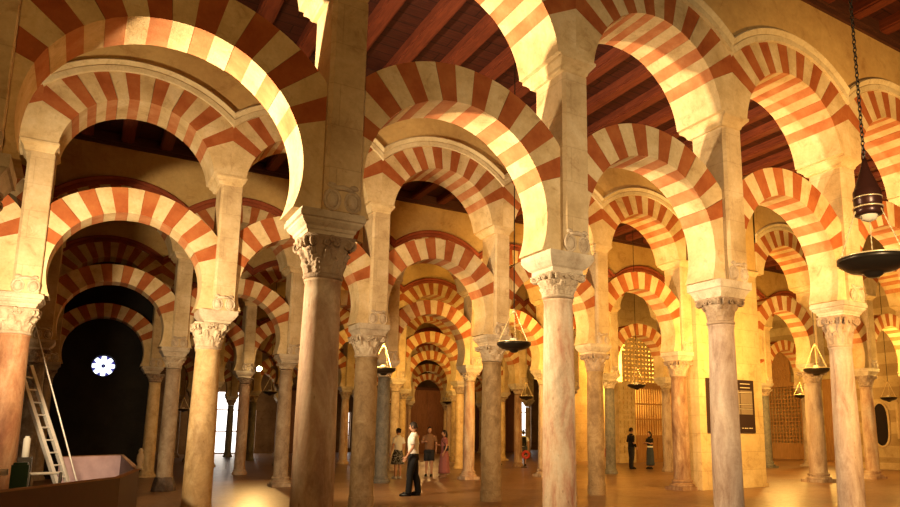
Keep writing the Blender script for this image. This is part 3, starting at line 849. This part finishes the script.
# ------------------------------------------------------------------ barrier, ladder and works at lower left
br = empty('barrier', (.2, 9, 0)); tag(br, 'dark red boarded barrier around the works in the lower left corner', 'barrier')
def board(p, q, h, m, name, th=.04, z0=.0):
    p = Vector((p[0]-.2, p[1]-9, 0)); q = Vector((q[0]-.2, q[1]-9, 0)); d = (q-p).normalized(); nrm = Vector((-d.y, d.x, 0))*th/2
    bm = bmesh.new(); loft(bm, [[a+Vector((0, 0, z)) for a in (p-nrm, q-nrm, q+nrm, p+nrm)] for z in (z0, h)]); return obj(name, bm, m, br)
A_, B_, C_, D_, E_ = (-.74, 7.2), (.44, 9.2), (.75, 11.0), (.90, 18.1), (-.25, 17.3)
for p, q, m, n in ((A_, B_, M['barrier'], 'front_board'), (B_, C_, M['barrier'], 'side_board'), (C_, D_, M['barrier'], 'long_board'), (D_, E_, M['barrier_in'], 'rear_board')):
    board(p, q, 1.0, m, n)
for p, q in ((A_, B_), (B_, C_), (C_, D_), (D_, E_)): board(p, q, 1.012, M['tanc'], 'top_edge', .06, .995)
bm = bmesh.new(); lathe(bm, [(.04, 1.0), (.045, 1.02), (.03, 1.06), (.045, 1.12), (.04, 1.2), (.025, 1.23), (.03, 1.26), (.01, 1.29)], 14, (C_[0]-.2+.02, C_[1]-9, 0)); obj('post_cap', bm, M['wshoe'], br, smooth=True)

def ladder(base, top, width, label):
    e = empty('ladder', base); tag(e, label, 'ladder')
    b = Vector(base); t = Vector(top)-b; side = Vector((.55, .83, 0)).normalized()*width/2
    for s in (-1, 1):
        bm = bmesh.new(); tube(bm, [side*s, side*s+t], .048, 4); obj('rail', bm, M['alu'], e)
    for i in range(1, 12):
        p = t*i/12; bm = bmesh.new(); tube(bm, [p-side, p+side], .016, 6); obj('rung', bm, M['alu'], e)
ladder((.06, 15.5, 0), (-.93, 15.5, 2.72), .30, 'aluminium ladder leaning inside the boarded works at left')
po = empty('long_pole', (.27, 15.3, 0)); tag(po, 'thin pale pole leaning beside the ladder', 'pole')
bm = bmesh.new(); tube(bm, [(0, 0, 0), (-1.12, .2, 3.5)], .013, 6); obj('pole', bm, M['alu'], po)
mc = empty('green_machine', (-.72, 12.0, 0)); tag(mc, 'green metal equipment case standing inside the boarded works', 'machine')
bm = bmesh.new(); box(bm, .0, .20, -.14, .14, .35, 1.06); box(bm, .02, .18, -.12, .12, 1.06, 1.09); obj('case', bm, M['green'], mc)
bm = bmesh.new(); box(bm, .0, .20, -.14, .14, 0, .35); obj('stand', bm, M['iron'], mc)
bm = bmesh.new(); box(bm, -.2, -.04, -.14, .14, .92, 1.0); obj('white_plate', bm, M['wshoe'], mc)
tr = empty('work_trestle', (-.38, 13.2, 0)); tag(tr, 'dark trestle with a pale cross bar beside the green case', 'trestle')
bm = bmesh.new(); tube(bm, [(-.2, 0, .87), (.24, .1, .87)], .022, 8); obj('cross_bar', bm, M['wshoe'], tr)
for x in (-.18, .22):
    bm = bmesh.new(); tube(bm, [(x, -.2, 0), (x, 0, .88)], .02, 6); tube(bm, [(x, .3, 0), (x, 0.05, .88)], .02, 6); obj('leg', bm, M['iron'], tr)
cn = empty('paper_roll', (-.68, 14.0, .9)); 
tag(cn, 'pale upright roll standing behind the green case', 'roll')
bm = bmesh.new(); lathe(bm, [(.045, .2), (.05, .21), (.05, .5), (.03, .52), (.03, .54)], 16); obj('roll', bm, M['white'], cn, smooth=True)
bm = bmesh.new(); box(bm, -.1, .1, -.12, .12, -.9, .2); obj('cardboard_stand', bm, M['iron'], cn)

# ------------------------------------------------------------------ people
def skin_mesh(V, Ed, R, sub=2):
    me = bpy.data.meshes.new('tmp'); bm = bmesh.new(); lay = bm.verts.layers.skin.verify()
    vs = []
    for p, r in zip(V, R):
        v = bm.verts.new(p); v[lay].radius = r if isinstance(r, tuple) else (r, r); vs.append(v)
    vs[0][lay].use_root = True
    for a, b in Ed: bm.edges.new((vs[a], vs[b]))
    bm.to_mesh(me); bm.free()
    o = bpy.data.objects.new('tmp', me); COL.objects.link(o)
    m = o.modifiers.new('s', 'SKIN'); m.use_smooth_shade = True
    o.modifiers.new('u', 'SUBSURF').levels = sub
    dg = bpy.context.evaluated_depsgraph_get(); dg.update()
    r = bpy.data.meshes.new_from_object(o.evaluated_get(dg))
    bpy.data.objects.remove(o); return r

def person(name_loc, face, h, label, top=('white', 'short'), bottom=('trousers', 'black'), shoes='leather', hair='short', arms=None, stride=.0, head_yaw=0, head_pitch=0, extras=()):
    e = empty('person', (name_loc[0], name_loc[1], 0), face)      # faces local -Y
    tag(e, label, 'person')
    k = h/1.75; fem = hair != 'short'
    sh = (.185 if fem else .205)
    V, Ed, R = [], [], []
    def add(p, r, par=None):
        V.append(Vector(p)*k); R.append((r[0]*k, r[1]*k) if isinstance(r, tuple) else r*k)
        if par is not None: Ed.append((par, len(V)-1))
        return len(V)-1
    pel = add((0, 0, .95), (.15, .105)); sp1 = add((0, -.005, 1.10), (.125, .095), pel); ch = add((0, -.01, 1.30), (.15, .11), sp1)
    nb = add((0, .0, 1.45), (.075, .065), ch); nk = add((0, -.01, 1.51), .052, nb)
    J = {}
    for s, n in ((-1, 'R'), (1, 'L')):
        st = stride*s
        hip = add((s*.085, 0, .88), .09, pel); kn = add((s*.095, -st*.5-.01, .49), .057, hip); cf = add((s*.097, -st*.75+.015, .33), .055, kn)
        an = add((s*.10, -st+.02, .085), .036, cf); he = add((s*.10, -st-.02, .045), .036, an); add((s*.115, -st-.15, .03), (.036, .024), he)
        J['hip'+n] = V[hip]; J['kn'+n] = V[kn]; J['cf'+n] = V[cf]; J['an'+n] = V[an]
        ar = (arms or {}).get(n, ((s*.25, .03, 1.15), (s*.25, -.08, .90)))
        so = add((s*sh*.85, 0, 1.41), .055, ch); el = add(ar[0], .038, so); fa = add(Vector(ar[0]).lerp(Vector(ar[1]), .35), .036, el)
        wr = add(ar[1], .024, fa); d = (Vector(ar[1])-Vector(ar[0])).normalized()
        pm = add(Vector(ar[1])+d*.07, (.036, .018), wr)
        J['so'+n] = V[so]; J['el'+n] = V[el]; J['wr'+n] = V[wr]; J['pm'+n] = V[pm]; J['d'+n] = d
    body = skin_mesh(V, Ed, R)
    bm = bmesh.new(); bm.from_mesh(body)
    for n, s in (('R', -1), ('L', 1)):
        d = J['d'+n]; c = J['pm'+n]; fw = Vector((0, -1, 0)); fw = (fw-d*fw.dot(d)).normalized(); side = d.cross(fw)
        for q, (off, L) in enumerate(((-.027, .066), (-.009, .076), (.009, .070), (.027, .056))):
            b0 = c+fw*off*k; p1 = b0+d*L*.5*k-side*s*.006*k; p2 = b0+d*L*.85*k-side*s*.022*k; p3 = b0+d*L*k-side*s*.038*k
            tube(bm, [b0-d*.02*k, b0+d*.01*k, p1, p2, p3], [.009*k, .0095*k, .0085*k, .008*k, .005*k], 6)
        b0 = c-d*.04*k+fw*.02*k
        tube(bm, [b0, b0+fw*.028*k+d*.02*k, b0+fw*.04*k+d*.045*k, b0+fw*.038*k+d*.062*k], [.012*k, .011*k, .01*k, .006*k], 6)
    # head
    hc = Vector((0, -.02, 1.63))*k
    RM = Matrix.Rotation(head_yaw, 4, 'Z') @ Matrix.Rotation(head_pitch, 4, 'X')
    rings = []
    for i in range(17):
        u = i/16; z = cos(PI*u); rr = sin(PI*u)
        ring = []
        for q in range(24):
            a = 2*PI*q/24; x = .074*rr*cos(a); y = .095*rr*sin(a); zz = .118*z
            if z < 0: x *= 1-.22*(-z); y = y*(1-.12*(-z)) - .012*(-z)
            if sin(a) < -.8 and abs(z) < .75:
                f = math.exp(-(cos(a)/.16)**2)
                y -= .024*f*math.exp(-((z+.12)/.16)**2) + .008*f*math.exp(-((z+.50)/.07)**2)
                y += .010*math.exp(-((abs(cos(a))-.38)/.14)**2)*math.exp(-((z-.08)/.11)**2)
            ring.append(hc + RM @ (Vector((x, y, zz))*k))
        rings.append(ring)
    loft(bm, rings[1:-1])
    for s in (-1, 1):
        c = hc+RM @ (Vector((s*.076, .01, -.005))*k); torus(bm, c, .018*k, .008*k, (0, 1, 0), (0, 0, 1), 10, 5, 1.4)
    body_o = obj('body', bm, M['skin'], e, smooth=True)
    # eyes
    bm = bmesh.new()
    for s in (-1, 1):
        c = hc+RM @ (Vector((s*.028, -.083, .012))*k); b2 = bmesh.ops.create_uvsphere(bm, u_segments=8, v_segments=6, radius=.009*k, matrix=Matrix.Translation(c))
    obj('eyes', bm, M['black'], body_o, smooth=True)
    # hair
    bm = bmesh.new(); rings = []
    for i in range(1, 12):
        u = i/11; z = cos(PI*.62*u); rr = sin(PI*.62*u); ring = []
        for q in range(24):
            a = 2*PI*q/24; fr = max(0, -sin(a)); lim = 1-.0*fr
            x = .084*rr*cos(a); y = .106*rr*sin(a)+.006; zz = .128*z+.002
            if fr > .35: zz = max(zz, (.055+.03*(fr-.35))); y = max(y, -.100)
            ring.append(hc + RM @ (Vector((x, y, zz))*k))
        rings.append(ring)
    loft(bm, rings)
    if hair == 'long': tube(bm, [hc+RM @ (Vector((0, .06, .05))*k), hc+RM @ (Vector((0, .085, -.06))*k), hc+RM @ (Vector((0, .075, -.2))*k), hc+RM @ (Vector((0, .06, -.30))*k)], [.07*k, .08*k, .075*k, .04*k], 12, flat=.6)
    if hair == 'bun': lathe(bm, [(.01, -.04), (.035, -.03), (.045, 0), (.035, .03), (.01, .04)], 12, tuple(hc+RM @ (Vector((0, .1, .06))*k)))
    obj('hair', bm, M['hair'], e, smooth=True)
    # shirt
    def ell(z, rx, ry, cy=0): return [Vector((rx*cos(2*PI*q/28), cy+ry*sin(2*PI*q/28), z))*k for q in range(28)]
    bm = bmesh.new(); hem = .93 if top[1] != 'tucked' else .99
    w = .9 if fem else 1
    loft(bm, [ell(hem, .172*w, .128), ell(1.02, .165*w*.97, .125), ell(1.12, .16*w, .125, -.005), ell(1.25, .178*w, .135, -.012), ell(1.36, .19*w, .13, -.008), ell(1.43, .165*w, .10), ell(1.475, .085, .075), ell(1.50, .065, .062)])
    for n in 'RL':
        so, el, wr = J['so'+n], J['el'+n], J['wr'+n]
        if top[1] == 'long': pts = [so+Vector((0, 0, .0)), so.lerp(el, .5), el, el.lerp(wr, .5), wr]; rr = [.068, .06, .055, .048, .04]
        else: pts = [so, so.lerp(el, .35), so.lerp(el, .78)]; rr = [.07, .066, .064]
        tube(bm, pts, [x*k for x in rr], 14)
    obj('shirt', bm, M[top[0]], e, smooth=True)
    kind, bmat = bottom
    bm = bmesh.new()
    if kind in ('trousers', 'shorts'):
        loft(bm, [ell(1.0, .158, .118), ell(.93, .172, .13), ell(.84, .178, .135)])
        for n, s in (('R', -1), ('L', 1)):
            hip, kn, cf, an = J['hip'+n], J['kn'+n], J['cf'+n], J['an'+n]
            if kind == 'trousers': pts = [hip+Vector((0, 0, .03*k)), hip.lerp(kn, .5), kn, cf, an+Vector((0, 0, .02*k)), an-Vector((0, 0, .03*k))]; rr = [.108, .098, .082, .08, .075, .072]
            else: pts = [hip+Vector((0, 0, .03*k)), hip.lerp(kn, .5), hip.lerp(kn, .85)]; rr = [.11, .105, .10]
            tube(bm, pts, [x*k for x in rr], 16)
    else:
        zl = {'skirt': .50, 'longskirt': .16, 'dress': .14}[kind]
        zt = 1.0
        rs = [ell(zt, .155, .12), ell(.90, .18, .14)]
        for t in range(1, 8):
            z = .90+(zl-.90)*t/7; rx = .18+(.07 if kind != 'longskirt' else .03)*t/7
            rs.append([Vector(((rx+.012*sin(7*2*PI*q/28))*cos(2*PI*q/28), (rx*.85+.012*sin(7*2*PI*q/28))*sin(2*PI*q/28), z))*k for q in range(28)])
        loft(bm, rs)
    obj({'trousers': 'trousers', 'shorts': 'shorts', 'skirt': 'skirt', 'longskirt': 'skirt', 'dress': 'dress_skirt'}[kind], bm, M[bmat], e, smooth=True)
    for n, s in (('R', -1), ('L', 1)):
        an = J['an'+n]; bm = bmesh.new(); x, y = an.x, an.y-.02*k
        def foot(z, g): return [Vector((x+g*.048*k*cos(2*PI*q/16)*(1.0), y-.055*k+g*.14*k*sin(2*PI*q/16), z*k)) for q in range(16)]
        loft(bm, [foot(0, 1), foot(.03, 1.03), foot(.055, .93)]); loft(bm, [foot(.05, .95), [p.lerp(Vector((x, y+.015*k, p.z)), .45)+Vector((0, 0, .05*k)) for p in foot(.05, .9)]])
        obj('shoe', bm, M[shoes], e, smooth=True)
    for x in extras:
        bm = bmesh.new()
        if x == 'backpack':
            loft(bm, [[Vector((xx, yy, zz))*k for xx, yy in ((-.15*g, .11), (.15*g, .11), (.13*g, .11+.14*g), (-.13*g, .11+.14*g))] for zz, g in ((.98, .85), (1.05, 1), (1.30, 1), (1.42, .8))]); obj('backpack', bm, M['black'], e)
        if x == 'belt':
            loft(bm, [ell(1.0, .168, .135), ell(1.07, .166, .133)]); obj('waist_band', bm, M['white'], e, smooth=True)
        if x == 'bag':
            c = J['pmL']; loft(bm, [[c+Vector((xx, yy, zz))*k for xx, yy in ((-.05, -.12), (.05, -.12), (.05, .12), (-.05, .12))] for zz in (-.25, -.05)]); tube(bm, [c+Vector((0, -.06, -.05))*k, c+Vector((0, -.04, .02))*k, c+Vector((0, .04, .02))*k, c+Vector((0, .06, -.05))*k], .008*k, 6); obj('handbag', bm, M['black'], e)
        if x == 'sidebag':
            loft(bm, [[Vector((xx, yy, zz))*k for xx, yy in ((.18, -.08), (.27, -.08), (.27, .10), (.18, .10))] for zz in (.98, 1.16)]); tube(bm, [Vector((.2, .0, 1.16))*k, Vector((.1, -.12, 1.35))*k, Vector((-.06, -.05, 1.48))*k], .012*k, 6); obj('shoulder_bag', bm, M['black'], e)
    return e
# camera right is (.845,-.534): facing image-left means direction (-.845,.534); local -Y points there when rz = ...
def rz_of(dx, dy): return atan2(dx, -dy)
LEFT = rz_of(-.845, .534); RIGHT = rz_of(.845, -.534); AWAY = rz_of(.534, .845); TOWARD = rz_of(-.534, -.845)
person((7.0, 15.9), LEFT, 1.77, 'man in white short-sleeved shirt and black trousers standing in side view', ('white', 'tucked'), ('trousers', 'black'), 'leather', 'short',
       {'R': ((-.26, .06, 1.15), (-.23, -.06, .92)), 'L': ((.26, .03, 1.15), (.25, -.12, .93))}, .10, head_yaw=-.1, head_pitch=.12)
person((9.13, 22.0), rz_of(-.3, 1), 1.66, 'woman in white top and black and white patterned skirt, half behind the man', ('white', 'short'), ('skirt', 'skirt'), 'wshoe', 'bun')
person((10.55, 22.6), rz_of(-.6, -.9), 1.72, 'person in tan top and dark shorts facing the camera behind the man', ('tanc', 'short'), ('shorts', 'charcoal'), 'leather', 'short', {'R': ((-.26, -.05, 1.18), (-.12, -.28, 1.22))}, .04, head_yaw=.3)
person((10.25, 23.2), rz_of(-.9, -.3), 1.72, 'person in orange top with a raised arm, partly hidden behind the man', ('orangec', 'short'), ('shorts', 'tanc'), 'leather', 'short', {'L': ((.24, -.16, 1.22), (.14, -.22, 1.45))})
person((10.85, 22.0), rz_of(-.8, .2), 1.60, 'woman in long dusty pink dress with a dark shoulder bag', ('pinkc', 'short'), ('dress', 'pinkc'), 'tanc', 'long', {'R': ((-.22, -.06, 1.17), (-.10, -.25, 1.2))}, extras=('sidebag',))
person((20.1, 22.8), rz_of(.95, -.2), 1.74, 'man dressed all in black standing with his back turned, left of a couple', ('black', 'long'), ('trousers', 'charcoal'), 'leather', 'short', {'R': ((-.24, .04, 1.16), (-.22, -.10, .94)), 'L': ((.24, .04, 1.16), (.22, -.10, .94))}, .03)
person((20.85, 22.45), rz_of(-.9, .1), 1.58, 'woman in black top, white waistband and long dark skirt', ('black', 'short'), ('longskirt', 'denim'), 'leather', 'long', {'R': ((-.22, -.04, 1.17), (-.12, -.24, 1.20)), 'L': ((.22, -.04, 1.17), (.12, -.24, 1.22))}, extras=('belt',))
person((17.7, 27.6), AWAY, 1.62, 'young visitor in dark shorts with a black backpack seen from behind', ('white', 'short'), ('shorts', 'denim'), 'leather', 'bun', None, .04, extras=('backpack',))
person((17.1, 28.9), RIGHT, 1.70, 'person in dark clothes standing in the shade left of a pale column', ('charcoal', 'long'), ('shorts', 'black'), 'leather', 'short')

# red rope post with round plaque beside the backpacker
st = empty('barrier_post', (16.9, 26.3, 0)); tag(st, 'slim black post with a round red sign in front of the backpacker', 'post')
bm = bmesh.new(); lathe(bm, [(.14, 0), (.14, .02), (.02, .04), (.02, 1.0), (.03, 1.02), (.01, 1.04)], 16); obj('post', bm, M['iron'], st)
bm = bmesh.new(); torus(bm, (.06, -.05, .55), .14, .06, (.845, -.534, 0), (0, 0, 1), 20, 8); obj('red_ring', bm, M['redp'], st, smooth=True)
st = empty('rope_coil', (17.55, 21.35, 0)); tag(st, 'small stand with a dark red coil beside the pink column left of the couple', 'stand')
bm = bmesh.new(); lathe(bm, [(.12, 0), (.12, .02), (.02, .04), (.02, .9), (.01, .92)], 16); obj('post', bm, M['iron'], st)
bm = bmesh.new(); torus(bm, (0, -.03, .75), .12, .07, (.845, -.534, 0), (0, 0, 1), 20, 8); obj('red_coil', bm, M['redp'], st, smooth=True)

# ------------------------------------------------------------------ lights
WARM = (1.0, .56, .17); GOLD = (1.0, .56, .12); PALE = (1.0, .75, .43)
def area(loc, aim, size, power, c=WARM, spread=150):
    l = bpy.data.lights.new('lamp', 'AREA'); l.shape = 'DISK'; l.size = size; l.energy = power; l.color = c; l.spread = radians(spread)
    o = bpy.data.objects.new('lamp_or_fill_light', l); o.location = loc
    o.rotation_euler = (Vector(aim)-Vector(loc)).to_track_quat('-Z', 'Y').to_euler(); COL.objects.link(o); return o
def point(loc, power, c=WARM, r=.15):
    l = bpy.data.lights.new('lamp', 'POINT'); l.energy = power; l.color = c; l.shadow_soft_size = r
    o = bpy.data.objects.new('lamp_or_fill_light', l); o.location = loc; COL.objects.link(o); return o
# nave between the first and second arcades: floodlights aimed to the right along the arches
area((-2.6, 9.4, 3.4), (4, 7.9, 5.6), .4, 500, PALE, 94)
area((-1.3, 9.6, 2.6), (1.0, 13.9, 4.2), .3, 230, PALE, 100)
area((3.2, 10.4, 3.6), (9, 8.0, 5.6), .4, 250, PALE)
area((9.2, 10.6, 3.8), (14, 7.5, 6.0), .4, 190, WARM)
# added unseen fill lights for the front of the nearest arcade
area((9.0, 1.5, 2.8), (13, 7.5, 4.6), .8, 380, WARM, 110)
area((-1.0, -.5, 3.0), (1, 7, 7), .8, 95, WARM, 150)
area((4.3, 15.0, 3.3), (8, 17.5, .8), .2, 70, PALE, 100)  # added fill without a seen source, to brighten the visitors
area((3.0, -2.0, 2.8), (7.5, 7, 3.0), .8, 150, PALE, 70)
area((.6, 13.0, 2.4), (.3, 17.7, .7), .1, 14, PALE, 60)
# yellow flood on the pier
area((13.2, 9.6, 3.6), (15.6, 13.4, 4.0), .4, 430, GOLD)
point((19.0, 16.0, 3.6), 400, GOLD, .3)
point((25.0, 13.0, 4.0), 400, GOLD, .3)
point((24.0, 18.2, 4.0), 520, GOLD, .3)
point((25.6, 28.9, 5.2), 1300, GOLD, .3)
point((32.0, 22.0, 4.0), 600, GOLD, .3)
area((5.5, 17.0, 3.6), (12, 15.5, 5.5), .4, 280, WARM, 96)
area((10.5, 16.0, 3.4), (15.5, 20.0, 5.2), .4, 360, GOLD, 130)
area((8.5, 22.6, 3.4), (13, 26.0, 4.8), .4, 180, GOLD, 120)
area((14.0, 29.0, 3.4), (18, 33.0, 4.8), .4, 130, GOLD, 130)
point((14.0, 36.8, 5.2), 160, GOLD, .3)
point((20.0, 43.0, 4.6), 200, WARM, .3)
point((8.5, 49.5, 2.8), 140, PALE, .3)
area((5.45, 26.2, 3.85), (2.8, 13.5, 0), .3, 55, WARM, 90)

W = bpy.data.worlds.new('w'); SC.world = W; W.use_nodes = True
W.node_tree.nodes['Background'].inputs[0].default_value = (1.0, .50, .20, 1); W.node_tree.nodes['Background'].inputs[1].default_value = .06

# ------------------------------------------------------------------ camera
cam = bpy.data.cameras.new('camera'); co = bpy.data.objects.new('camera', cam); COL.objects.link(co); SC.camera = co
yaw, pit, roll, f = .5635, .1661, .0022, 689.35
cam.sensor_fit = 'HORIZONTAL'; cam.sensor_width = 36; cam.lens = f*36/900
cam.shift_x = -69.04/900; cam.shift_y = 63.74/900
fw = Vector((sin(yaw)*cos(pit), cos(yaw)*cos(pit), sin(pit))); r = Vector((cos(yaw), -sin(yaw), 0)); u = r.cross(fw)
r2 = r*cos(roll)+u*sin(roll); u2 = -r*sin(roll)+u*cos(roll)
co.matrix_world = Matrix((( r2.x, u2.x, -fw.x, 0), (r2.y, u2.y, -fw.y, 0), (r2.z, u2.z, -fw.z, 1.511), (0, 0, 0, 1)))
cam.clip_end = 300
SC.view_settings.view_transform = 'Standard'; SC.view_settings.look = 'None'; SC.view_settings.exposure = 0.12; SC.view_settings.gamma = 1
